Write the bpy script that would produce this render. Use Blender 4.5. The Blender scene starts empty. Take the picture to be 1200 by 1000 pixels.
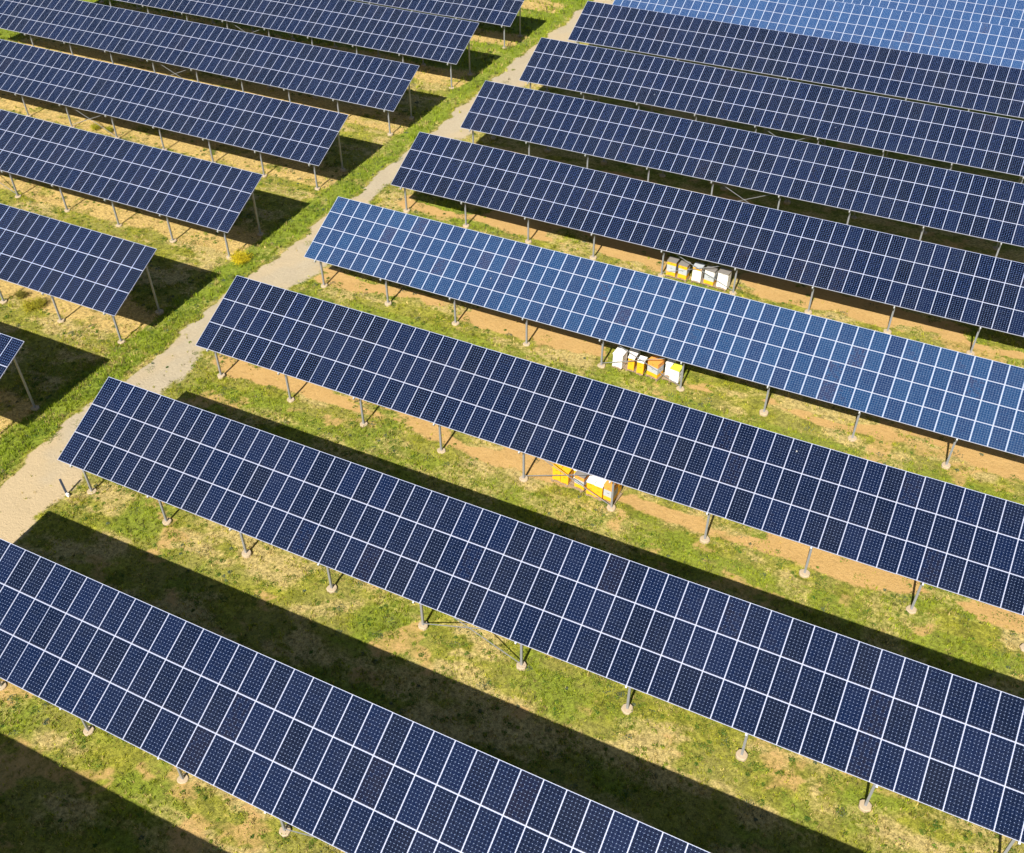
import bpy, math, random
import numpy as np
from mathutils import Matrix, Vector

random.seed(7)
rng = np.random.default_rng(11)
sc = bpy.context.scene
R_ = math.radians

# ------------------------------------------------------------------ camera
cam_d = bpy.data.cameras.new('camera')
cam = bpy.data.objects.new('camera', cam_d)
sc.collection.objects.link(cam)
CR = Vector((0.89705692, 0.44187424, -0.00600259))
CU = Vector((-0.29240212, 0.6036859, 0.74166322))
CF = Vector((-0.33134555, 0.66355896, -0.67074558))
CP = Vector((0.0, 0.0, 35.574))
cam.matrix_world = Matrix(((CR.x, CU.x, -CF.x, CP.x), (CR.y, CU.y, -CF.y, CP.y), (CR.z, CU.z, -CF.z, CP.z), (0, 0, 0, 1)))
cam_d.sensor_width = 36.0
cam_d.lens = 36.04
cam_d.clip_start = 0.5
cam_d.clip_end = 6000
sc.camera = cam

# ------------------------------------------------------------------ sky, sun, exposure
SUNDIR = Vector((-0.0464, 0.7143, -0.6983)).normalized()      # the way the light travels
SUN_EL = math.asin(-SUNDIR.z)
SUN_ROT = math.atan2(-SUNDIR.x, -SUNDIR.y)
w = bpy.data.worlds.new('World')
sc.world = w
w.use_nodes = True
nt = w.node_tree
sky = nt.nodes.new('ShaderNodeTexSky')
sky.sky_type = 'NISHITA'
sky.sun_disc = False
sky.sun_elevation = SUN_EL
sky.sun_rotation = SUN_ROT
sky.altitude = 200
bgn = nt.nodes['Background']
nt.links.new(sky.outputs[0], bgn.inputs[0])
bgn.inputs[1].default_value = 0.05
sun_d = bpy.data.lights.new('sun', 'SUN')
sun_d.energy = 5.0
sun_d.angle = R_(0.5)
sun_d.color = (1.0, 0.945, 0.86)
sun = bpy.data.objects.new('sun', sun_d)
sc.collection.objects.link(sun)
sun.rotation_euler = SUNDIR.to_track_quat('-Z', 'Y').to_euler()
sun.location = (0, -60, 80)
sc.view_settings.view_transform = 'Standard'
sc.view_settings.look = 'None'
sc.view_settings.exposure = 0.82
sc.view_settings.gamma = 1.0

# ------------------------------------------------------------------ little helpers
def link(o):
    sc.collection.objects.link(o)
    return o

def tag(o, label=None, cat=None, group=None, kind=None):
    if label: o['label'] = label
    if cat: o['category'] = cat
    if group: o['group'] = group
    if kind: o['kind'] = kind
    return o

def empty(name, loc, rz=0.0):
    o = bpy.data.objects.new(name, None)
    o.location = loc
    o.rotation_euler = (0, 0, rz)
    o.empty_display_size = 0.3
    return link(o)

class MB:
    """collects faces, builds ONE mesh"""
    def __init__(s):
        s.v = []; s.f = []; s.m = []
    def quad(s, a, b, c, d, m=0):
        i = len(s.v); s.v += [a, b, c, d]; s.f.append((i, i+1, i+2, i+3)); s.m.append(m)
    def box(s, lo, hi, m=0, M=None, taper=0.0):
        x0, y0, z0 = lo; x1, y1, z1 = hi
        t = taper
        P = [(x0, y0, z0), (x1, y0, z0), (x1, y1, z0), (x0, y1, z0), (x0+t, y0+t, z1), (x1-t, y0+t, z1), (x1-t, y1-t, z1), (x0+t, y1-t, z1)]
        if M is not None: P = [tuple(M @ Vector(p)) for p in P]
        i = len(s.v); s.v += P
        for q in ((0, 3, 2, 1), (4, 5, 6, 7), (0, 1, 5, 4), (1, 2, 6, 5), (2, 3, 7, 6), (3, 0, 4, 7)):
            s.f.append(tuple(i+k for k in q)); s.m.append(m)
    def bar(s, a, b, wx, wz, m=0):
        a = Vector(a); b = Vector(b); d = b-a; L = d.length
        q = d.to_track_quat('Y', 'Z').to_matrix().to_4x4()
        M = Matrix.Translation(a) @ q
        s.box((-wx/2, 0, -wz/2), (wx/2, L, wz/2), m, M)
    def tube(s, a, b, r0, r1, n=8, m=0, cap=True):
        a = Vector(a); b = Vector(b); d = b-a
        q = d.to_track_quat('Z', 'Y').to_matrix()
        i = len(s.v)
        for p, r in ((a, r0), (b, r1)):
            for k in range(n):
                t = 2*math.pi*k/n
                s.v.append(tuple(p + q @ Vector((r*math.cos(t), r*math.sin(t), 0))))
        for k in range(n):
            s.f.append((i+k, i+(k+1) % n, i+n+(k+1) % n, i+n+k)); s.m.append(m)
        if cap:
            s.f.append(tuple(i+n+k for k in range(n))); s.m.append(m)
            s.f.append(tuple(i+n-1-k for k in range(n))); s.m.append(m)
    def mesh(s, name, mats, smooth=False):
        me = bpy.data.meshes.new(name)
        me.from_pydata(s.v, [], s.f)
        for m in mats: me.materials.append(m)
        me.polygons.foreach_set('material_index', s.m)
        if smooth: me.polygons.foreach_set('use_smooth', [True]*len(s.f))
        me.update()
        return me
    def build(s, name, mats, parent=None, smooth=False):
        o = bpy.data.objects.new(name, s.mesh(name, mats if isinstance(mats, list) else [mats], smooth))
        if parent: o.parent = parent
        return link(o)

def put(name, me, parent, M=None):
    o = bpy.data.objects.new(name, me)
    if parent: o.parent = parent
    if M is not None: o.matrix_local = M
    return link(o)

# ------------------------------------------------------------------ materials
def newmat(name):
    m = bpy.data.materials.new(name); m.use_nodes = True
    n = m.node_tree.nodes; l = m.node_tree.links
    return m, n, l, n['Principled BSDF']

def mth(n, l, op, a, b=None, c=None, clamp=False):
    x = n.new('ShaderNodeMath'); x.operation = op; x.use_clamp = clamp
    for i, v in enumerate((a, b, c)):
        if v is None: continue
        if isinstance(v, (int, float)): x.inputs[i].default_value = v
        else: l.new(v, x.inputs[i])
    return x.outputs[0]

def mixc(n, l, f, a, b, bt='MIX'):
    x = n.new('ShaderNodeMix'); x.data_type = 'RGBA'; x.blend_type = bt
    for i, v in ((0, f), (6, a), (7, b)):
        if isinstance(v, (int, float)): x.inputs[i].default_value = v
        elif isinstance(v, tuple): x.inputs[i].default_value = (*v, 1)
        else: l.new(v, x.inputs[i])
    return x.outputs[2]

def noise(n, l, vec, scale, detail=3.0, rough=0.5, dist=0.0):
    x = n.new('ShaderNodeTexNoise'); x.inputs['Scale'].default_value = scale
    x.inputs['Detail'].default_value = detail; x.inputs['Roughness'].default_value = rough
    x.inputs['Distortion'].default_value = dist
    if vec is not None: l.new(vec, x.inputs['Vector'])
    return x.outputs['Fac']

def sstep(n, l, v, lo, hi):
    x = n.new('ShaderNodeMapRange'); x.interpolation_type = 'SMOOTHSTEP'
    l.new(v, x.inputs[0]); x.inputs[1].default_value = lo; x.inputs[2].default_value = hi
    return x.outputs[0]

def simple(name, col, rough=0.6, metal=0.0, var=0.15, scale=6.0, dirt=None):
    m, n, l, b = newmat(name)
    tc = n.new('ShaderNodeTexCoord')
    f = noise(n, l, tc.outputs['Object'], scale, 4)
    lo = tuple(c*(1-var) for c in col); hi = tuple(min(1, c*(1+var)) for c in col)
    c = mixc(n, l, f, lo, hi)
    if dirt:
        g = noise(n, l, tc.outputs['Object'], scale*2.3, 5, 0.7)
        c = mixc(n, l, sstep(n, l, g, 0.52, 0.72), c, dirt)
    l.new(c, b.inputs['Base Color'])
    b.inputs['Roughness'].default_value = rough
    b.inputs['Metallic'].default_value = metal
    return m

M_FRAME = simple('anodised_aluminium', (0.43, 0.43, 0.50), 0.5, 0.1, 0.05)
M_STEEL = simple('galvanised_steel', (0.30, 0.31, 0.33), 0.5, 0.4, 0.2, 3.0, dirt=(0.22, 0.22, 0.22))
M_RAIL = simple('rail_steel', (0.50, 0.52, 0.53), 0.5, 0.4, 0.12, 3.0)
M_CONC = simple('concrete', (0.42, 0.33, 0.22), 0.9, 0, 0.25, 7.0, dirt=(0.34, 0.26, 0.15))
M_BACK = simple('backsheet', (0.55, 0.56, 0.58), 0.7)

def panel_mat(name, nu, nv, colA, colB, colC, diam, gridc, gap, bus, margin_u, margin_v, rough, spec):
    """glass over solar cells: uv runs 0..1 over the glass"""
    m, n, l, b = newmat(name)
    uvn = n.new('ShaderNodeUVMap'); uvn.uv_map = 'UVMap'
    sx = n.new('ShaderNodeSeparateXYZ'); l.new(uvn.outputs[0], sx.inputs[0])
    at = n.new('ShaderNodeAttribute'); at.attribute_name = 'tone'
    oi = n.new('ShaderNodeObjectInfo')
    def cells(o, k, mg):
        t = mth(n, l, 'SUBTRACT', o, mg)
        t = mth(n, l, 'MULTIPLY', t, k/(1-2*mg))
        return t
    cu = cells(sx.outputs[0], nu, margin_u); cv = cells(sx.outputs[1], nv, margin_v)
    au = mth(n, l, 'ABSOLUTE', mth(n, l, 'SUBTRACT', mth(n, l, 'FRACT', cu), 0.5))
    av = mth(n, l, 'ABSOLUTE', mth(n, l, 'SUBTRACT', mth(n, l, 'FRACT', cv), 0.5))
    mx = mth(n, l, 'MAXIMUM', au, av)
    line = mth(n, l, 'GREATER_THAN', mx, 0.5-gap)
    dia = mth(n, l, 'GREATER_THAN', mth(n, l, 'ADD', au, av), 1.0-diam)
    white = mth(n, l, 'MAXIMUM', line, dia)
    # outside the cell field
    for o, k in ((cu, nu), (cv, nv)):
        out = mth(n, l, 'MAXIMUM', mth(n, l, 'LESS_THAN', o, 0.0), mth(n, l, 'GREATER_THAN', o, float(k)))
        white = mth(n, l, 'MAXIMUM', white, out)
    # two busbars a cell, running up the slope
    bu = mth(n, l, 'LESS_THAN', mth(n, l, 'ABSOLUTE', mth(n, l, 'SUBTRACT', au, 0.25)), bus)
    # tone of this panel, tone of each cell
    wn = n.new('ShaderNodeTexWhiteNoise'); wn.noise_dimensions = '3D'
    cmb = n.new('ShaderNodeCombineXYZ')
    l.new(mth(n, l, 'FLOOR', cu), cmb.inputs[0]); l.new(mth(n, l, 'FLOOR', cv), cmb.inputs[1])
    l.new(mth(n, l, 'MULTIPLY', at.outputs['Fac'], 91.7), cmb.inputs[2]); l.new(cmb.outputs[0], wn.inputs['Vector'])
    wv = mth(n, l, 'MULTIPLY_ADD', wn.outputs['Value'], 0.24, -0.12)
    tone = mth(n, l, 'ADD', at.outputs['Fac'], wv, clamp=True)
    c = mixc(n, l, sstep(n, l, tone, 0.0, 0.85), colA, colB)
    c = mixc(n, l, sstep(n, l, tone, 0.72, 1.0), c, colC)
    c = mixc(n, l, bu, c, tuple(0.5*g+0.05 for g in gridc))
    c = mixc(n, l, white, c, gridc)
    # dust film
    geo = n.new('ShaderNodeNewGeometry')
    d = noise(n, l, geo.outputs['Position'], 0.35, 5, 0.6)
    c = mixc(n, l, mth(n, l, 'MULTIPLY', sstep(n, l, d, 0.3, 0.8), 0.010), c, (0.45, 0.40, 0.32))
    # soiling collected along the lower edge, and a few droppings
    low = n.new('ShaderNodeMapRange'); l.new(sx.outputs[1], low.inputs[0]); low.inputs[1].default_value = 0.05; low.inputs[2].default_value = 0.0
    low.inputs[3].default_value = 0.0; low.inputs[4].default_value = 0.10
    c = mixc(n, l, mth(n, l, 'MULTIPLY', low.outputs[0], noise(n, l, geo.outputs['Position'], 9.0, 3)), c, (0.40, 0.33, 0.24))
    dn = noise(n, l, geo.outputs['Position'], 2.7, 1, 0.5)
    c = mixc(n, l, mth(n, l, 'MULTIPLY', mth(n, l, 'GREATER_THAN', dn, 0.845), 0.5), c, (0.6, 0.6, 0.55))
    l.new(c, b.inputs['Base Color'])
    b.inputs['Roughness'].default_value = rough
    b.inputs['IOR'].default_value = 1.45
    b.inputs['Specular IOR Level'].default_value = spec
    return m

M_MONO = panel_mat('mono_cells', 6, 12, (0.0012, 0.0042, 0.017), (0.0018, 0.0074, 0.033), (0.0042, 0.0058, 0.019), 0.115, (0.22, 0.29, 0.46), 0.003, 0.003, 0.010, 0.006, 0.12, 0.5)
M_POLY = panel_mat('poly_cells', 6, 9, (0.0045, 0.019, 0.070), (0.007, 0.037, 0.108), (0.014, 0.021, 0.065), 0.08, (0.23, 0.31, 0.45), 0.013, 0.008, 0.026, 0.010, 0.14, 0.6)

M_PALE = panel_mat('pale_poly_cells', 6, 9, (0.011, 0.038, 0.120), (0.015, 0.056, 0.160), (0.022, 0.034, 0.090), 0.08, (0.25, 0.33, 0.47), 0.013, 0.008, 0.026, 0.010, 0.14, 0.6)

# ------------------------------------------------------------------ terrain height and soil maps (numpy, used for the mesh and for the plants)
def hsh(ix, iy, s):
    h = (ix.astype(np.int64)*374761393 + iy.astype(np.int64)*668265263 + s*1442695041) & 0x7fffffff
    h = ((h ^ (h >> 13))*1274126177) & 0x7fffffff
    return ((h ^ (h >> 16)) & 0xffff)/65535.0
def vnoise(x, y, s):
    ix = np.floor(x); iy = np.floor(y); fx = x-ix; fy = y-iy
    fx = fx*fx*(3-2*fx); fy = fy*fy*(3-2*fy)
    a = hsh(ix, iy, s); b = hsh(ix+1, iy, s); c = hsh(ix, iy+1, s); d = hsh(ix+1, iy+1, s)
    return (a*(1-fx)+b*fx)*(1-fy)+(c*(1-fx)+d*fx)*fy
def fbm(x, y, s, o=4, g=0.5):
    v = 0; a = 1; t = 0
    for k in range(o):
        v = v+a*vnoise(x*2**k+k*17.3, y*2**k-k*9.1, s+k); t += a; a *= g
    return v/t
def ss(v, a, b):
    t = np.clip((v-a)/(b-a), 0, 1); return t*t*(3-2*t)

R_Y0 = [1.60, 11.339, 21.375, 31.34, 41.375, 51.611, 61.437, 70.657, 80.687, 90.6, 101.1]
L_Y0 = [11.6, 21.536, 31.393, 41.441, 51.509, 61.318, 71.208, 81.135, 91.1, 101.1]

def gz_plane(x, y):
    y = np.asarray(y, float); x = np.asarray(x, float)
    dip = 0.28*ss(y, 56, 62)*(1-ss(y, 67, 72))*ss(x, -38, -34)      # shallow hollow under the sixth row
    return 0.00568*(x+16.0)-0.02287*(y-36.0)-dip
def gz(x, y):
    x = np.asarray(x, float); y = np.asarray(y, float)
    far = 1-ss(np.hypot(x+20, y-50), 140, 400)
    return far*gz_plane(x, y) + (1-far)*(-1.0) + far*(0.10*(fbm(x*0.25, y*0.25, 5, 3)-0.5)+0.05*(fbm(x*1.3, y*1.3, 9, 2)-0.5))

def rel(y, Y0):
    Y = np.asarray(Y0); i = np.clip(np.searchsorted(Y, y, side='right')-1, 0, len(Y)-1)
    return y-Y[i], i

PATH_L = ([-20, 20, 30, 45, 64, 80, 95, 130], [-38.2, -38.1, -38.3, -38.55, -38.5, -39.2, -39.0, -39.0])
PATH_R = ([-20, 10, 18, 22, 26, 30, 36, 43, 52, 60, 70, 85, 130], [-34.2, -33.9, -33.9, -34.6, -35.3, -35.4, -35.5, -35.2, -37.0, -36.3, -36.0, -36.4, -36.9])
def masks(x, y):
    """path, lush, bare-orange, tan, dry ; all 0..1"""
    wob = (fbm(x*0.6, y*0.6, 21, 4, 0.6)-0.5)
    pl = np.interp(y, *PATH_L)+wob*1.5; pr = np.interp(y, *PATH_R)+(fbm(x*0.45, y*0.45, 23, 4, 0.6)-0.5)*2.6
    path = ss(x, pl-0.12, pl+0.22)*(1-ss(x, pr-0.7, pr+0.5))
    left = 1-ss(x, -41.2, -40.2)
    right = ss(x, -36.2, -34.2)
    vr, ir = rel(y, R_Y0); vl, il = rel(y, L_Y0)
    w2 = (fbm(x*0.35, y*0.35, 31, 4, 0.55)-0.5)
    amp = np.array([0.3, 0.32, 0.52, 1.12, 1.15, 1.1, 0.5, 0.4, 0.4, .4, .4])[ir]
    band = ss(vr+w2*1.6, 0.75, 1.5)*(1-ss(vr+w2*2.2, 3.2, 4.6))
    patch = ss(fbm(x*0.22, y*0.5, 41, 4, 0.55)+0.18*(amp-0.62), 0.47, 0.59)*(1-0.3*ss(x, -17, -8))
    bare = right*np.clip(band*patch*amp*1.3, 0, 1)
    # a few small bare spots elsewhere
    bare = np.maximum(bare, right*0.55*ss(fbm(x*0.5, y*0.7, 47, 4, 0.55), 0.60, 0.70))
    tan = left*ss(vl+w2*0.9, 0.5, 1.3)*(1-ss(vl+w2*1.8, 3.4, 5.2))*(0.45+0.55*ss(fbm(x*0.5, y*0.9, 43, 4, .6), 0.32, 0.5))*ss(x, -84, -80)
    lush = ss(x, -41.3+wob, -40.5+wob)*(1-ss(x, pl-0.5, pl+0.1))*(0.68+0.32*ss(fbm(x*0.9, y*0.9, 97, 3), 0.38, 0.58))
    lush = np.maximum(lush, (1-ss(x, -40, -38))*ss(y, 62, 82)*0.8)
    lush = np.maximum(lush, 0.8*(1-ss(x, -84, -80)))
    n = fbm(x*0.3, y*0.42, 51, 4, 0.55)
    lush = np.maximum(lush, 0.62*ss(n, 0.46, 0.66)*right)
    lush = np.maximum(lush, 0.55*ss(vr, 6.6, 9.0)*right*ss(y, 20, 30))
    dry = ss(fbm(x*0.4, y*0.8, 61, 5, 0.62), 0.42, 0.64)
    dry = np.maximum(dry*0.8, right*0.65*ss(vr, 0.6, 1.6)*(1-ss(vr, 4, 6))*ss(fbm(x*.6, y*1.1, 63, 4, .6), .35, .6))
    return path, np.clip(lush*(1-path), 0, 1), np.clip(bare*(1-path), 0, 1), np.clip(tan*(1-path), 0, 1), np.clip(dry*(1-path)*(1-0.7*lush), 0, 1)

# ------------------------------------------------------------------ ground material
def ground_mat():
    m, n, l, b = newmat('ground_soil_grass')
    geo = n.new('ShaderNodeNewGeometry'); P = geo.outputs['Position']
    def A(nm):
        a = n.new('ShaderNodeAttribute'); a.attribute_name = nm; return a.outputs['Fac']
    n1 = noise(n, l, P, 1.6, 6, 0.65, 0.3)
    n2 = noise(n, l, P, 6.5, 6, 0.7, 0.2)
    n3 = noise(n, l, P, 22.0, 4, 0.7)
    n0 = noise(n, l, P, 0.33, 4, 0.55)
    fine = mth(n, l, 'ADD', mth(n, l, 'MULTIPLY', n2, 0.55), mth(n, l, 'MULTIPLY', n3, 0.45))
    def thr(mask, sharp=0.35, amt=0.9):
        t = mth(n, l, 'MULTIPLY_ADD', mth(n, l, 'SUBTRACT', mth(n, l, 'ADD', mth(n, l, 'MULTIPLY', n1, 0.5), mth(n, l, 'MULTIPLY', n2, 0.5)), 0.5), amt*2, mask)
        return sstep(n, l, t, 0.5-sharp, 0.5+sharp)
    g = mixc(n, l, sstep(n, l, n1, 0.35, 0.65), (0.130, 0.138, 0.016), (0.300, 0.290, 0.040))
    g = mixc(n, l, sstep(n, l, n0, 0.4, 0.65), g, (0.230, 0.215, 0.050))
    g = mixc(n, l, thr(A('lush'), 0.3, 0.6), g, mixc(n, l, n1, (0.095, 0.135, 0.012), (0.235, 0.280, 0.032)))
    g = mixc(n, l, thr(A('dry'), 0.3, 0.8), g, mixc(n, l, n2, (0.33, 0.255, 0.090), (0.46, 0.365, 0.150)))
    tan = mixc(n, l, n1, (0.37, 0.255, 0.085), (0.54, 0.395, 0.150))
    tan = mixc(n, l, mth(n, l, 'MULTIPLY', sstep(n, l, noise(n, l, P, 3.0, 5, 0.7, 0.6), 0.58, 0.70), 0.5), tan, (0.25, 0.17, 0.07))
    g = mixc(n, l, thr(A('tan'), 0.25, 0.5), g, tan)
    org = mixc(n, l, n1, (0.42, 0.255, 0.088), (0.54, 0.355, 0.140))
    org = mixc(n, l, mth(n, l, 'MULTIPLY', sstep(n, l, n2, 0.5, 0.62), 0.35), org, (0.34, 0.22, 0.10))
    pth = mixc(n, l, n0, (0.365, 0.300, 0.195), (0.435, 0.370, 0.265))
    pth = mixc(n, l, mth(n, l, 'MULTIPLY', sstep(n, l, n1, 0.55, 0.75), 0.35), pth, (0.34, 0.26, 0.14))
    g = mixc(n, l, 1.0, g, mixc(n, l, sstep(n, l, fine, 0.34, 0.66), (0.42, 0.43, 0.45), (1.50, 1.48, 1.42)), 'MULTIPLY')
    org = mixc(n, l, 1.0, org, mixc(n, l, sstep(n, l, fine, 0.32, 0.68), (0.74, 0.74, 0.74), (1.16, 1.16, 1.16)), 'MULTIPLY')
    g = mixc(n, l, thr(A('bare'), 0.2, 0.55), g, org)
    n4 = noise(n, l, P, 12.0, 5, 0.75)
    g = mixc(n, l, mth(n, l, 'MULTIPLY', sstep(n, l, n4, 0.60, 0.72), 0.40), g, (0.42, 0.38, 0.17))
    pth = mixc(n, l, 1.0, pth, mixc(n, l, sstep(n, l, fine, 0.3, 0.7), (0.86, 0.86, 0.86), (1.12, 1.12, 1.12)), 'MULTIPLY')
    pth = mixc(n, l, mth(n, l, 'MULTIPLY', A('sand'), 0.8), pth, (0.46, 0.35, 0.200))
    g = mixc(n, l, thr(A('path'), 0.22, 0.62), g, pth)
    l.new(g, b.inputs['Base Color'])
    b.inputs['Roughness'].default_value = 0.95
    b.inputs['Specular IOR Level'].default_value = 0.15
    bp = n.new('ShaderNodeBump'); bp.inputs['Strength'].default_value = 0.6; bp.inputs['Distance'].default_value = 0.10
    l.new(mth(n, l, 'ADD', n2, mth(n, l, 'MULTIPLY', n3, 0.5)), bp.inputs['Height'])
    l.new(bp.outputs[0], b.inputs['Normal'])
    return m
M_GROUND = ground_mat()

def ground():
    def axis(a, b, s, far):
        core = np.arange(a, b+s/2, s)
        g = []; t = s; x = 0
        while x < far: t *= 1.25; x += t; g.append(x)
        g = np.array(g); return np.r_[a-g[::-1], core, b+g]
    xs = axis(-100, 20, 0.25, 2500); ys = axis(2, 126, 0.25, 2500)
    X, Y = np.meshgrid(xs, ys); nx, ny = len(xs), len(ys)
    x = X.ravel(); y = Y.ravel(); z = gz(x, y)
    me = bpy.data.meshes.new('ground')
    me.vertices.add(nx*ny); me.vertices.foreach_set('co', np.c_[x, y, z].ravel())
    i = (np.arange(ny-1)[:, None]*nx+np.arange(nx-1)[None]).ravel()
    F = np.c_[i, i+1, i+1+nx, i+nx].ravel()
    nf = len(i)
    me.loops.add(nf*4); me.loops.foreach_set('vertex_index', F)
    me.polygons.add(nf); me.polygons.foreach_set('loop_start', np.arange(nf)*4)
    me.polygons.foreach_set('use_smooth', np.ones(nf, bool))
    me.update(); me.validate()
    sand = np.clip(ss(fbm(x*0.35, y*0.35, 91, 3), 0.35, 0.6)*(1-ss(y, 20, 30))+0.5*ss(fbm(x*0.5, y*0.3, 93, 3), 0.5, 0.65), 0, 1)
    for nm, v in zip(('sand', 'path', 'lush', 'bare', 'tan', 'dry'), (sand,)+masks(x, y)):
        a = me.attributes.new(nm, 'FLOAT', 'POINT'); a.data.foreach_set('value', v.astype(np.float32))
    me.materials.append(M_GROUND)
    o = link(bpy.data.objects.new('ground', me))
    tag(o, kind='structure')
ground()

def project(x, y, z):
    d = np.stack([np.asarray(x, float)-CP.x, np.asarray(y, float)-CP.y, np.asarray(z, float)-CP.z])
    f = d[0]*CF.x+d[1]*CF.y+d[2]*CF.z
    u = d[0]*CR.x+d[1]*CR.y+d[2]*CR.z; v = d[0]*CU.x+d[1]*CU.y+d[2]*CU.z
    return 600+1201.3*u/f, 500-1201.3*v/f, f

# ------------------------------------------------------------------ solar tables
ALPHA = math.atan(0.00905); TAU = R_(24.892); SL = 4.5854
PX = 0.80957
NCOL = 53
EX = Vector((math.cos(ALPHA), 0, math.sin(ALPHA)))
EV = Vector((0, math.cos(TAU), math.sin(TAU))); EV = (EV-EX*EV.dot(EX)).normalized()
EN = EX.cross(EV)

def panel_geo(pw, pl, tone):
    """panel lying in local xy, top at z=0"""
    rim = 0.011; th = 0.038; s = 0.004
    mb = MB()
    mb.box((0, 0, -th), (pw, rim, 0), 0); mb.box((0, pl-rim, -th), (pw, pl, 0), 0)
    mb.box((0, rim, -th), (rim, pl-rim, 0), 0); mb.box((pw-rim, rim, -th), (pw, pl-rim, 0), 0)
    mb.quad((rim, rim, -s), (pw-rim, rim, -s), (pw-rim, pl-rim, -s), (rim, pl-rim, -s), 1)
    mb.quad((rim, pl-rim, -0.01), (pw-rim, pl-rim, -0.01), (pw-rim, rim, -0.01), (rim, rim, -0.01), 2)
    me = mb.mesh('panel', [M_FRAME, None, M_BACK])
    return mb, me

def finish_panel(me, nf_each, tones, mat):
    me.materials[1] = mat
    uv = me.uv_layers.new(name='UVMap')
    co = []
    npoly = len(me.polygons)
    sq = [0, 0, 1, 0, 1, 1, 0, 1]
    uv.data.foreach_set('uv', np.tile(np.array(sq, np.float32), npoly))
    a = me.attributes.new('tone', 'FLOAT', 'FACE')
    a.data.foreach_set('value', np.repeat(np.asarray(tones, np.float32), nf_each))

NV = 14
PANELS = {}
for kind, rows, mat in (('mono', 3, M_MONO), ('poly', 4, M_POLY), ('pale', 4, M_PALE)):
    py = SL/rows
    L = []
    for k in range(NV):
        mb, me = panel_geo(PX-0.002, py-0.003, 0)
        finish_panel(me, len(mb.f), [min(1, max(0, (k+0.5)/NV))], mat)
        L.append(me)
    PANELS[kind] = (rows, py, mat, L)

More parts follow.
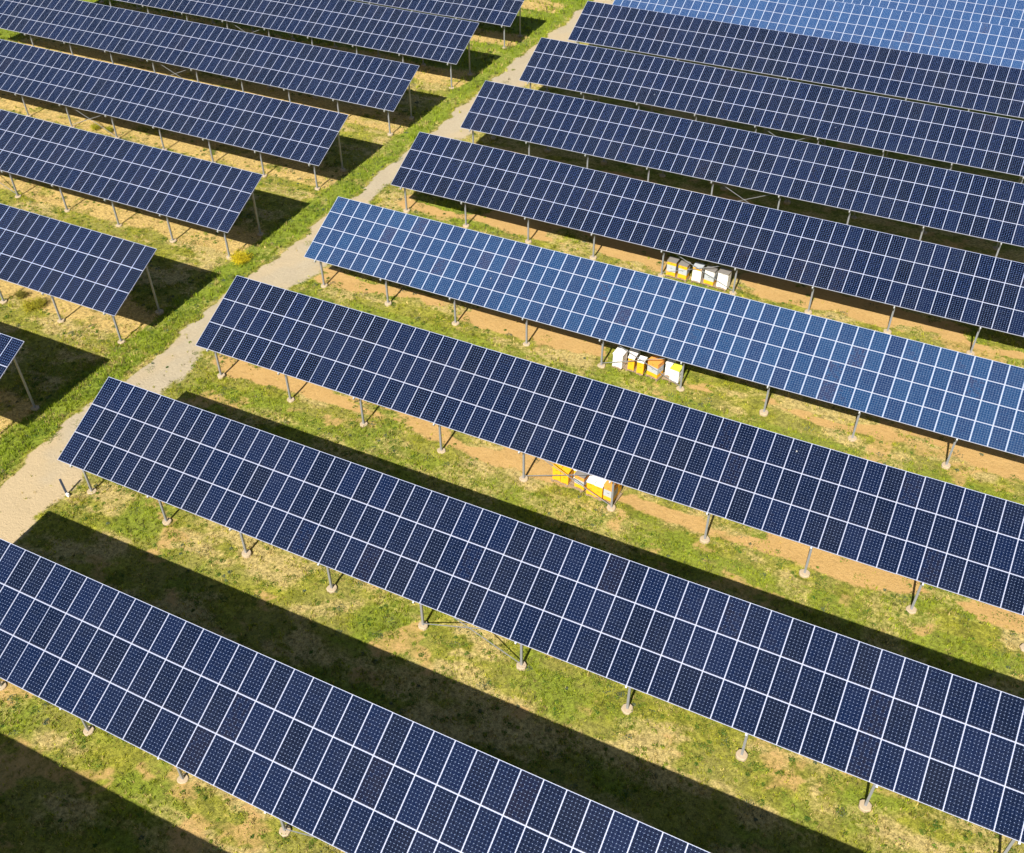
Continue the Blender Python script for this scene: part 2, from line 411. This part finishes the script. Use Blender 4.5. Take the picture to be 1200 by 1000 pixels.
def table(x0, y0, z0, kind, label, brace_side, n0=0.734, sag=0.0):
    """x0,y0,z0: left end of the front lower edge"""
    rows, py, mat, meshes = PANELS[kind]
    cx = x0+PX*NCOL/2
    base = Vector((cx, y0+SL*math.cos(TAU)/2, float(gz(cx, y0+2))))
    root = empty('solar_table', base)
    tag(root, label, 'solar table', 'rows of solar tables')
    o3 = Vector((x0, y0, z0))
    R3 = Matrix(((EX.x, EV.x, EN.x), (EX.y, EV.y, EN.y), (EX.z, EV.z, EN.z))).to_4x4()
    def loc(p): return p-base
    ph = random.uniform(0, 6.28); jt = [random.uniform(-.014, .014) for _ in range(6)]; vt = [random.uniform(-.006, .006) for _ in range(6)]
    items = []
    for c in range(NCOL):
        for r in range(rows):
            p = o3+EX*(c*PX+0.001+random.uniform(-.0006, .0006))+EV*(r*py+0.0025)+EN*(random.uniform(-0.003, 0.003)+0.014*math.sin(c*0.19+ph)+jt[c//9])+EV*vt[c//9]
            q = p+EX*PX/2+EV*py/2
            u, v, f = project(q.x, q.y, q.z)
            vis = (-12 < u < 1212) and (-12 < v < 1012)
            items.append((0 if vis else 1, float(f), p, c, r))
    items.sort(key=lambda t: (t[0], t[1]))
    def tone():
        t = random.gauss(0.42, 0.16)
        if random.random() < 0.05: t = random.uniform(0.75, 1.0)
        if random.random() < 0.05: t = random.uniform(0.0, 0.15)
        return min(0.999, max(0.0, t))
    vis_n = 100
    for vis, f, p, c, r in items[:vis_n]:
        rot = R3 @ Matrix.Rotation(random.gauss(0, 0.0012), 4, 'X') @ Matrix.Rotation(random.gauss(0, 0.0012), 4, 'Y')
        put('panel', meshes[int(tone()*NV)], root, Matrix.Translation(loc(p)) @ rot)
    rest = items[vis_n:]
    if rest:
        big = MB(); tones = []
        src, me0 = panel_geo(PX-0.002, py-0.003, 0)
        bpy.data.meshes.remove(me0)
        for vis, f, p, c, r in rest:
            M = Matrix.Translation(loc(p)) @ R3
            i = len(big.v)
            big.v += [tuple(M @ Vector(q)) for q in src.v]
            big.f += [tuple(i+k for k in q) for q in src.f]
            big.m += src.m
            tones.append(tone())
        me = big.mesh('panels', [M_FRAME, mat, M_BACK])
        finish_panel(me, len(src.f), tones, mat)
        o = put('panels', me, root); o['kind'] = 'stuff'
    # purlins under the panels, running the whole length
    for v in ([0.30, 1.22, 1.83, 2.75, 3.36, 4.28] if rows == 3 else [0.28, 0.86, 1.43, 2.00, 2.58, 3.15, 3.72, 4.30]):
        mb = MB()
        a = loc(o3+EX*0.03+EV*v-EN*0.100); b = loc(o3+EX*(NCOL*PX-0.03)+EV*v-EN*0.100)
        mb.bar(a, b, 0.045, 0.06)
        mb.build('purlin', M_RAIL, root)
    # rafters, posts, footings
    yf, yr = 0.486, 3.739
    feet = []
    for k in range(10):
        xx = n0+k*4.598
        P0 = o3+EX*xx
        mb = MB()
        a = P0+EV*(-0.06)-EN*0.165; b = P0+EV*(SL-0.06)-EN*0.165
        mb.bar(loc(a), loc(b), 0.07, 0.12)
        mb.build('rafter', M_RAIL, root)
        tops = []
        for yy in (yf, yr):
            s = yy/math.cos(TAU)
            T = P0+EV*s-EN*0.20
            g = float(gz_plane(T.x, T.y))
            mb = MB()
            h = T.z-g+0.05
            # C section
            mb.box((-0.048, -0.040, -0.3), (0.048, -0.032, h), 0)
            mb.box((-0.048, -0.032, -0.3), (-0.040, 0.045, h), 0)
            mb.box((0.040, -0.032, -0.3), (0.048, 0.045, h), 0)
            po = mb.build('post', M_STEEL, root)
            po.location = loc(Vector((T.x, T.y, g)))
            fb = MB()
            rr = random.uniform(0.205, 0.235); hh = random.uniform(0.07, 0.16)
            nseg = 14; pr = [rr*random.uniform(.93, 1.07) for _ in range(nseg)]
            i = len(fb.v)
            for (kz, kr) in ((-0.35, 1.0), (hh-0.02, 1.0), (hh, 0.90)):
                for q in range(nseg):
                    t = 2*math.pi*q/nseg
                    fb.v.append((pr[q]*kr*math.cos(t), pr[q]*kr*math.sin(t), kz))
            for lay in range(2):
                for q in range(nseg):
                    fb.f.append((lay*nseg+q, lay*nseg+(q+1) % nseg, (lay+1)*nseg+(q+1) % nseg, (lay+1)*nseg+q)); fb.m.append(0)
            fb.f.append(tuple(2*nseg+q for q in range(nseg))); fb.m.append(0)
            fo = fb.build('footing', M_CONC, po)
            tops.append((T, g))
        feet.append(tops)
    # X bracing in the fifth bay
    ks = (4,) if brace_side == 'R' else (4,)
    for k in ks:
        ka, kb = k, k+1
        for row in (0, 1):
            (Ta, ga), (Tb, gb) = feet[ka][row], feet[kb][row]
            for lowL in (True, False):
                A = Vector((Ta.x+0.06, Ta.y-0.055+(0.03 if lowL else 0), (ga+0.28) if lowL else Ta.z-0.15))
                B = Vector((Tb.x-0.06, Tb.y-0.055+(0.03 if lowL else 0), (Tb.z-0.15) if lowL else gb+0.28))
                mb = MB(); mb.bar(loc(A), loc(B), 0.028, 0.028)
                mb.build('brace', M_STEEL, root)
    return root

XL = -83.3
rt = [ # x0, y0, z0, kind, label
 (-34.19, 1.60, 3.05, 'mono', 'dark solar table below the bottom left corner, seen only by its shadow on the grass'),
 (-34.19, 11.339, 2.84, 'mono', 'nearest solar table in view, cut off by the left and bottom edges of the photo'),
 (-34.336, 21.375, 2.541, 'mono', 'dark solar table with the thin leaning marker post by the track at its left end'),
 (-34.442, 31.34, 2.314, 'mono', 'dark solar table just in front of the blue one, nearest beehives at its front posts'),
 (-34.501, 41.375, 1.996, 'poly', 'bright blue four-row solar table between two dark ones in the middle of the photo'),
 (-34.693, 51.611, 1.67, 'mono', 'dark solar table directly behind the bright blue one, the farthest beehives under it'),
 (-34.721, 61.437, 1.455, 'mono', 'dark solar table right of the track, first one behind the farthest beehives'),
 (-34.417, 70.657, 1.472, 'mono', 'dark solar table right of the track, middle of the three behind the farthest beehives'),
 (-34.619, 80.687, 1.112, 'mono', 'farthest dark solar table right of the track, bordering the pale blue tables behind it'),
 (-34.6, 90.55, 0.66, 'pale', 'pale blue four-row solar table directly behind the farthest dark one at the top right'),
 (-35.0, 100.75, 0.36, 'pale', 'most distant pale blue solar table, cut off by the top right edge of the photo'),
]
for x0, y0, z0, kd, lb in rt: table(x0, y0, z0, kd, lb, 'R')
lt = [
 (-39.92, 21.536, 2.694, 'solar table left of the track of which only the small right corner is in view'),
 (-40.027, 31.393, 2.415, 'second nearest solar table left of the track, a loose olive bush under its front edge'),
 (-40.184, 41.441, 2.114, 'third nearest solar table left of the track, bright yellow bush at its right front post'),
 (-40.35, 51.509, 1.796, 'fourth nearest solar table left of the track, two small shrubs near its front edge'),
 (-40.337, 61.318, 1.593, 'third farthest solar table left of the track, its whole right end in view'),
 (-40.359, 71.208, 1.472, 'second farthest solar table left of the track, its left part above the photo'),
 (-40.389, 81.135, 1.119, 'farthest solar table left of the track, cut off by the top edge of the photo'),
]
for xr, y0, z0, lb in lt:
    x0 = xr-NCOL*PX
    table(x0, y0, z0-NCOL*PX*math.tan(ALPHA), 'mono', lb, 'L', n0=NCOL*PX-0.856-9*4.598)

# ------------------------------------------------------------------ beehives on pallets
C_YEL = simple('yellow_paint', (0.80, 0.40, 0.012), 0.55, 0, 0.10, 9, dirt=(0.62, 0.30, 0.03))
C_ORG = simple('orange_paint', (0.75, 0.30, 0.05), 0.6, 0, 0.12, 9, dirt=(0.5, 0.26, 0.10))
C_WHT = simple('white_paint', (0.82, 0.80, 0.76), 0.55, 0, 0.05, 9, dirt=(0.62, 0.58, 0.52))
C_GRY = simple('grey_paint', (0.40, 0.43, 0.46), 0.6, 0, 0.08, 9, dirt=(0.34, 0.32, 0.28))
C_GRN = simple('lime_lid', (0.55, 0.62, 0.05), 0.6, 0, 0.1, 9)
C_LID_SHADE = simple('shade_toned_zinc_lid', (0.24, 0.22, 0.20), 0.6, 0.2, 0.15, 5)  # zinc tone darkened: the table's shade on the lids is put into the colour
C_WOOD = simple('pallet_wood', (0.26, 0.19, 0.12), 0.85, 0, 0.3, 8)
C_DARK = simple('dark_slot', (0.02, 0.018, 0.015), 0.9)
COL = dict(y=C_YEL, o=C_ORG, w=C_WHT, g=C_GRY, l=C_GRN, z=C_LID_SHADE)

def hive(x, y, zb, wd, dp, hs, cols, lid, rot, label, strap=False):
    root = empty('beehive', (x, y, zb), R_(rot))
    tag(root, label, 'beehive', 'beehives under the solar tables')
    z = 0.0
    mb = MB(); mb.box((-wd/2-0.01, -dp/2-0.06, 0), (wd/2+0.01, dp/2+0.01, 0.045)); mb.build('floor_board', C_WOOD, root)
    z = 0.045
    first = True
    for h, c in zip(hs, cols):
        mb = MB()
        e = random.uniform(-0.006, 0.006)
        mb.box((-wd/2+e, -dp/2+e, z+0.002), (wd/2+e, dp/2+e, z+h-0.004))
        if first:
            mb.box((-wd*0.3, -dp/2+e-0.004, z+0.01), (wd*0.3, -dp/2+e+0.01, z+0.03), 1)
        else:
            mb.box((-0.06, -dp/2+e-0.003, z+h*0.55), (0.06, -dp/2+e+0.01, z+h*0.55+0.022), 1)
            mb.box((wd/2+e-0.01, -0.06, z+h*0.55), (wd/2+e+0.003, 0.06, z+h*0.55+0.022), 1)
        mb.build('hive_box', [COL[c], C_DARK], root)
        z += h; first = False
    mb = MB(); mb.box((-wd/2-0.02, -dp/2-0.02, z), (wd/2+0.02, dp/2+0.02, z+0.07)); mb.build('lid', COL[lid], root)
    return root

def pallet(x, y, wd, dp, rot, label):
    g = float(gz_plane(x, y))+0.02
    root = empty('pallet', (x, y, g), R_(rot)); tag(root, label, 'pallet', 'wooden pallets under the beehives')
    n = max(4, int(dp/0.16))
    for i in range(n):
        a = -dp/2+i*dp/n
        mb = MB(); mb.box((-wd/2, a, 0.10), (wd/2, a+dp/n-0.035, 0.122)); mb.build('board', C_WOOD, root)
    for i in range(3):
        a = -wd/2+i*(wd-0.10)/2
        mb = MB(); mb.box((a, -dp/2, 0.0), (a+0.10, dp/2, 0.098)); mb.build('runner', C_WOOD, root)
    return g+0.122

# cluster under the dark table in front of the blue one
z = pallet(-13.2, 32.78, 1.65, 0.95, -3, 'pallet under the yellow and grey beehives nearest the camera, left one of the pair')
hive(-13.80, 32.62, z, 0.40, 0.50, (0.26, 0.26, 0.24), 'yyy', 'y', 3, 'all-yellow beehive at the left end of the nearest group, beside the brace')
hive(-13.34, 32.58, z, 0.40, 0.50, (0.26, 0.24, 0.24), 'yyy', 'y', -2, 'all-yellow beehive second from the left in the nearest group')
hive(-12.55, 32.60, z, 0.52, 0.50, (0.25, 0.30, 0.24), 'ygo', 'z', -8, 'yellow, grey and orange beehive in the nearest group, third from the left')
z = pallet(-11.38, 32.60, 1.50, 0.95, -5, 'pallet under the beehives nearest the camera, right one of the pair by the post')
hive(-11.92, 32.42, z, 0.40, 0.50, (0.26, 0.26, 0.26), 'yyy', 'w', 0, 'yellow beehive with a white lid in the nearest group, left one of that pair')
hive(-11.50, 32.38, z, 0.40, 0.50, (0.26, 0.26, 0.26), 'yyy', 'w', -2, 'yellow beehive with a white lid in the nearest group, right one of that pair')
hive(-10.99, 32.42, z, 0.50, 0.50, (0.26, 0.42, 0.22), 'ygo', 'o', -6, 'grey beehive with yellow base right behind a front post in the nearest group')
hive(-10.92, 32.94, z, 0.42, 0.44, (0.26, 0.26, 0.20), 'yyy', 'y', 0, 'shaded yellow beehive at the right rear corner of the nearest group')
hive(-12.9, 33.12, z-0.02, 0.42, 0.42, (0.26, 0.26), 'wy', 'w', 0, 'low white and yellow beehive in the rear row of the nearest group')
# cluster under the blue table
z = pallet(-13.95, 42.62, 1.75, 0.95, -4, 'pallet under the white and yellow beehives at the left under the blue table')
hive(-14.48, 42.38, z, 0.56, 0.66, (0.28, 0.26, 0.26), 'www', 'w', -4, 'big white beehive at the left end of the group under the blue table')
hive(-13.74, 42.40, z, 0.36, 0.50, (0.26, 0.26, 0.26), 'yyy', 'w', 0, 'yellow beehive next to the big white one under the blue table')
hive(-13.18, 42.32, z, 0.38, 0.50, (0.26, 0.26, 0.24), 'yyy', 'w', 0, 'yellow beehive in the middle under the blue table, left of the orange one')
hive(-13.85, 42.98, z, 0.46, 0.46, (0.26, 0.26, 0.26), 'www', 'w', 0, 'white beehive in the rear row under the blue table, behind the yellow pair')
z = pallet(-12.4, 42.5, 0.75, 0.85, -14, 'pallet under the orange and grey beehive under the blue table')
hive(-12.42, 42.40, z, 0.66, 0.60, (0.26, 0.42, 0.24), 'ygo', 'o', -14, 'wide orange beehive with a grey band under the blue table')
z = pallet(-11.45, 42.62, 0.95, 0.8, -6, 'pallet under the white beehives beside the post under the blue table')
hive(-11.70, 42.80, z, 0.40, 0.50, (0.26, 0.26, 0.26), 'www', 'w', 0, 'narrow white beehive half hidden behind the lime-lidded one under the blue table')
hive(-11.25, 42.46, z, 0.52, 0.50, (0.28, 0.26, 0.24), 'www', 'l', -6, 'white beehive with a lime green lid beside the post under the blue table')
# cluster farther back
z = pallet(-14.6, 52.45, 1.35, 0.65, -3, 'pallet under the two yellow and grey beehives in the farthest group')
hive(-14.98, 52.42, z, 0.58, 0.50, (0.28, 0.46, 0.22), 'ygy', 'z', -2, 'yellow beehive with a grey band at the left end of the farthest group')
hive(-14.24, 52.40, z, 0.56, 0.50, (0.30, 0.40, 0.22), 'ygy', 'z', -4, 'yellow beehive with a grey band second from the left in the farthest group')
z = pallet(-12.55, 52.55, 2.25, 0.65, -3, 'long pallet under the white beehives in the farthest group')
hive(-13.36, 52.50, z, 0.56, 0.50, (0.28, 0.30, 0.20, 0.18), 'wwwy', 'g', -3, 'white beehive with a yellow top box in the middle of the farthest group')
hive(-12.56, 52.50, z, 0.62, 0.50, (0.26, 0.40, 0.28), 'ygw', 'z', -6, 'beehive with yellow base, grey middle and white top in the farthest group')
hive(-11.72, 52.50, z, 0.66, 0.52, (0.28, 0.28, 0.28, 0.16), 'wwww', 'z', -6, 'tall all-white beehive at the right end of the farthest group')

# ------------------------------------------------------------------ marker post by the track
def marker():
    g = float(gz_plane(-34.48, 21.22))
    root = empty('marker_post', (-34.50, 21.25, g)); tag(root, 'short dark marker post leaning beside the track at the end of a table', 'marker post')
    M1 = simple('dark_post_paint', (0.045, 0.06, 0.10), 0.5)
    mb = MB(); mb.bar((0, 0, -0.1), (-0.14, 0.04, 0.98), 0.10, 0.07); mb.build('post', M1, root)
    mb = MB(); mb.box((0.02, -0.10, 0.02), (0.20, 0.0, 0.20), taper=0.01); mb.build('pale_base_piece', C_WHT, root)  # small pale piece at the foot of the post
marker()

# ------------------------------------------------------------------ plants
def leaf_mat(name, trans=0.25):
    m, n, l, b = newmat(name)
    a = n.new('ShaderNodeAttribute'); a.attribute_name = 'tint'
    l.new(a.outputs['Color'], b.inputs['Base Color'])
    b.inputs['Roughness'].default_value = 0.7
    b.inputs['Specular IOR Level'].default_value = 0.25
    tr = n.new('ShaderNodeBsdfTranslucent'); l.new(a.outputs['Color'], tr.inputs[0])
    mx = n.new('ShaderNodeMixShader'); mx.inputs[0].default_value = trans
    l.new(b.outputs[0], mx.inputs[1]); l.new(tr.outputs[0], mx.inputs[2])
    l.new(mx.outputs[0], n['Material Output'].inputs[0])
    return m
M_LEAF = leaf_mat('leaf')

def tri_mesh(name, V, col, parent=None):
    """V: (n,3,3) triangles, col: (n,3) colour per triangle"""
    n = len(V)
    me = bpy.data.meshes.new(name)
    me.vertices.add(n*3); me.vertices.foreach_set('co', V.reshape(-1).astype(np.float32))
    me.loops.add(n*3); me.loops.foreach_set('vertex_index', np.arange(n*3))
    me.polygons.add(n); me.polygons.foreach_set('loop_start', np.arange(n)*3)
    me.update()
    a = me.attributes.new('tint', 'FLOAT_COLOR', 'FACE')
    a.data.foreach_set('color', np.c_[col, np.ones(n)].astype(np.float32).ravel())
    me.materials.append(M_LEAF)
    o = bpy.data.objects.new(name, me)
    if parent: o.parent = parent
    return link(o)

def blades(px, py, pz, per, h, spread, width, col, cvar=0.25):
    """tufts of narrow blades; arrays of length n"""
    n = len(px); N = n*per
    idx = np.repeat(np.arange(n), per)
    th = rng.uniform(0, 2*np.pi, N); lean = rng.uniform(0.1, 1.0, N)*spread[idx]
    hh = h[idx]*rng.uniform(0.5, 1.15, N)
    bo = rng.normal(0, 1, (N, 2))*spread[idx][:, None]*0.45
    b = np.c_[px[idx]+bo[:, 0], py[idx]+bo[:, 1], pz[idx]-0.01]
    tip = b+np.c_[np.cos(th)*lean, np.sin(th)*lean, hh]
    tw = rng.uniform(0, 2*np.pi, N); ww = width[idx]*rng.uniform(0.6, 1.3, N)
    side = np.c_[np.cos(tw)*ww, np.sin(tw)*ww, np.zeros(N)]
    V = np.stack([b-side, b+side, tip], 1)
    c = col[idx]*np.clip(1+rng.normal(0, cvar, N), 0.4, 1.8)[:, None]
    return V, c

G_LUSH = np.array((0.235, 0.31, 0.018)); G_MID = np.array((0.345, 0.345, 0.026)); G_DRY = np.array((0.50, 0.39, 0.14)); G_TAN = np.array((0.48, 0.36, 0.14)); G_OLIVE = np.array((0.12, 0.12, 0.035))

def visible(x, y, m=15):
    u, v, f = project(x, y, gz_plane(x, y))
    return (u > -m) & (u < 1200+m) & (v > -m) & (v < 1000+m)

def scatter(xa, xb, ya, yb, dens):
    n = int((xb-xa)*(yb-ya)*dens)
    x = rng.uniform(xa, xb, n); y = rng.uniform(ya, yb, n)
    k = visible(x, y)
    return x[k], y[k]

def grass():
    Vs = []; Cs = []
    for (xa, xb, ya, yb, dens, sc_) in ((-44, 14, 5, 36, 34, 1.0), (-60, 22, 36, 62, 17, 1.25), (-95, -33, 20, 36, 26, 1.1), (-95, -60, 36, 62, 12, 1.4), (-95, -33, 62, 125, 9, 1.7)):
        x, y = scatter(xa, xb, ya, yb, dens)
        path, lush, bare, tan, dry = masks(x, y)
        keep = rng.uniform(0, 1, len(x)) < np.clip(0.9-0.95*path-1.1*bare-0.72*tan+0.35*lush, 0.02, 1)
        clump = fbm(x*1.4, y*1.4, 71, 3)
        keep &= rng.uniform(0, 1, len(x)) < 0.35+1.3*ss(clump, 0.35, 0.65)
        x, y, lush, dry, tan, bare, clump = (q[keep] for q in (x, y, lush, dry, tan, bare, clump))
        z = gz(x, y)
        r = rng.uniform(0, 1, len(x))[:, None]
        col = G_MID*(1-lush[:, None])+G_LUSH*lush[:, None]
        isdry = (r[:, 0] < 0.16+0.62*dry+0.4*tan-0.22*lush)[:, None]
        col = np.where(isdry, G_DRY*(0.75+0.5*rng.uniform(0, 1, (len(x), 1))), col*(0.72+0.6*rng.uniform(0, 1, (len(x), 1))))
        ol = (rng.uniform(0, 1, (len(x), 1)) < 0.15) & ~isdry
        col = np.where(ol, G_OLIVE, col)
        col = np.where((tan[:, None] > 0.4) & isdry, G_TAN*(0.7+0.5*rng.uniform(0, 1, (len(x), 1))), col)
        h = (0.07+0.12*rng.uniform(0, 1, len(x))**2+0.09*lush)*sc_
        V, c = blades(x, y, z, 7, h, np.full(len(x), 0.085*sc_), np.full(len(x), 0.015*sc_), col)
        Vs.append(V); Cs.append(c)
    o = tri_mesh('grass', np.concatenate(Vs), np.concatenate(Cs))
    tag(o, 'short green and straw coloured grass growing between the solar tables', 'grass', kind='stuff')
grass()

def weeds():
    """low leafy rosettes, far too many to count"""
    Vs = []; Cs = []
    for (xa, xb, ya, yb, dens, sc_) in ((-44, 14, 5, 36, 4.2, 1.0), (-60, 22, 36, 62, 2.0, 1.2), (-95, -33, 20, 62, 2.0, 1.2), (-95, -33, 62, 125, 0.9, 1.6)):
        x, y = scatter(xa, xb, ya, yb, dens)
        path, lush, bare, tan, dry = masks(x, y)
        cl = fbm(x*0.5, y*0.5, 81, 3)
        k = rng.uniform(0, 1, len(x)) < np.clip(ss(cl, 0.38, 0.58)+0.35*lush-1.1*path-0.62*bare-0.55*tan, 0.03, 1)
        x, y, lush = x[k], y[k], lush[k]
        z = gz(x, y); n = len(x); per = 46
        rad = (0.07+0.30*rng.uniform(0, 1, n)**2)*sc_
        idx = np.repeat(np.arange(n), per); N = n*per
        t = rng.uniform(0, 2*np.pi, N); rr = np.sqrt(rng.uniform(0, 1, N))*rad[idx]
        c = np.c_[x[idx]+rr*np.cos(t), y[idx]+rr*np.sin(t), z[idx]+(rng.uniform(0.0, 1.0, N)*(1-(rr/rad[idx])**2)*0.6+0.02)*rad[idx]*0.9+0.01]
        s = rng.uniform(0.018, 0.038, N)*sc_
        d1 = rng.normal(0, 1, (N, 3)); d1[:, 2] *= 0.45; d1 /= np.linalg.norm(d1, axis=1)[:, None]
        d2 = rng.normal(0, 1, (N, 3)); d2[:, 2] *= 0.45; d2 /= np.linalg.norm(d2, axis=1)[:, None]
        V = np.stack([c-d1*s[:, None], c+d1*s[:, None], c+d2*s[:, None]*1.4], 1)
        hue = rng.uniform(0, 1, n)[:, None]
        base = np.array((0.05, 0.12, 0.014))*(1-hue)+np.array((0.22, 0.27, 0.025))*hue
        sel = rng.uniform(0, 1, n) < 0.12
        base[sel] = (0.10, 0.13, 0.075)
        col = base[idx]*np.clip(1+rng.normal(0, 0.25, N), 0.5, 1.7)[:, None]
        Vs.append(V); Cs.append(col)
    o = tri_mesh('weeds', np.concatenate(Vs), np.concatenate(Cs))
    tag(o, 'low leafy green weeds spreading through the grass', 'weeds', kind='stuff')
weeds()

M_TWIG = simple('twig', (0.16, 0.12, 0.06), 0.9)
def bush(x, y, r, h, c1, c2, nleaf, label, leaf=0.03, stems=14):
    g = float(gz(x, y))
    root = empty('bush', (x, y, g)); tag(root, label, 'bush', 'small bushes left of the track')
    mb = MB(); tips = []
    for k in range(stems):
        t = rng.uniform(0, 2*math.pi); q = r*math.sqrt(rng.uniform(0.05, 1))*0.85
        tip = Vector((q*math.cos(t), q*math.sin(t), h*(1-0.45*(q/r)**2)*rng.uniform(0.6, 1.0)))
        mid = tip*0.5+Vector((0, 0, h*0.08))
        mb.tube((0, 0, -0.05), mid, 0.014, 0.010, 5); mb.tube(mid, tip, 0.010, 0.004, 5)
        tips.append(tip)
    mb.build('stems', M_TWIG, root)
    T = np.array([tuple(t) for t in tips])
    k = rng.integers(0, len(T), nleaf); f = rng.uniform(0.35, 1.05, nleaf)[:, None]
    c = T[k]*f+rng.normal(0, 1, (nleaf, 3))*np.array((0.13, 0.13, 0.09))*r/0.6
    c[:, 2] = np.maximum(c[:, 2], 0.02)
    s = rng.uniform(0.6, 1.3, nleaf)[:, None]*leaf
    d1 = rng.normal(0, 1, (nleaf, 3)); d1 /= np.linalg.norm(d1, axis=1)[:, None]
    d2 = rng.normal(0, 1, (nleaf, 3)); d2 /= np.linalg.norm(d2, axis=1)[:, None]
    V = np.stack([c-d1*s, c+d1*s, c+d2*s*1.6], 1)
    hue = rng.uniform(0, 1, (len(T), 1))[k]*0.6+rng.uniform(0, 1, (nleaf, 1))*0.4
    col = np.array(c1)*(1-hue)+np.array(c2)*hue
    tri_mesh('foliage', V, col, root)

bush(-40.12, 42.02, 0.66, 0.62, (0.20, 0.20, 0.012), (0.85, 0.66, 0.02), 4200, 'bright yellow flowering bush beside the right front post of a solar table')
bush(-48.0, 32.35, 0.75, 0.55, (0.15, 0.16, 0.02), (0.50, 0.44, 0.03), 3600, 'loose olive and yellow bush under the front edge near the left edge of the photo')
bush(-49.6, 32.75, 0.45, 0.45, (0.12, 0.12, 0.03), (0.30, 0.26, 0.03), 1500, 'sparse olive bush left of the loose olive and yellow one')
bush(-62.3, 52.7, 0.48, 0.5, (0.20, 0.22, 0.02), (0.60, 0.55, 0.03), 1600, 'left of two small yellow-green shrubs on the pale soil near a crossed brace')
bush(-61.0, 52.85, 0.42, 0.4, (0.18, 0.20, 0.02), (0.52, 0.48, 0.03), 1300, 'right of two small yellow-green shrubs on the pale soil near a crossed brace')
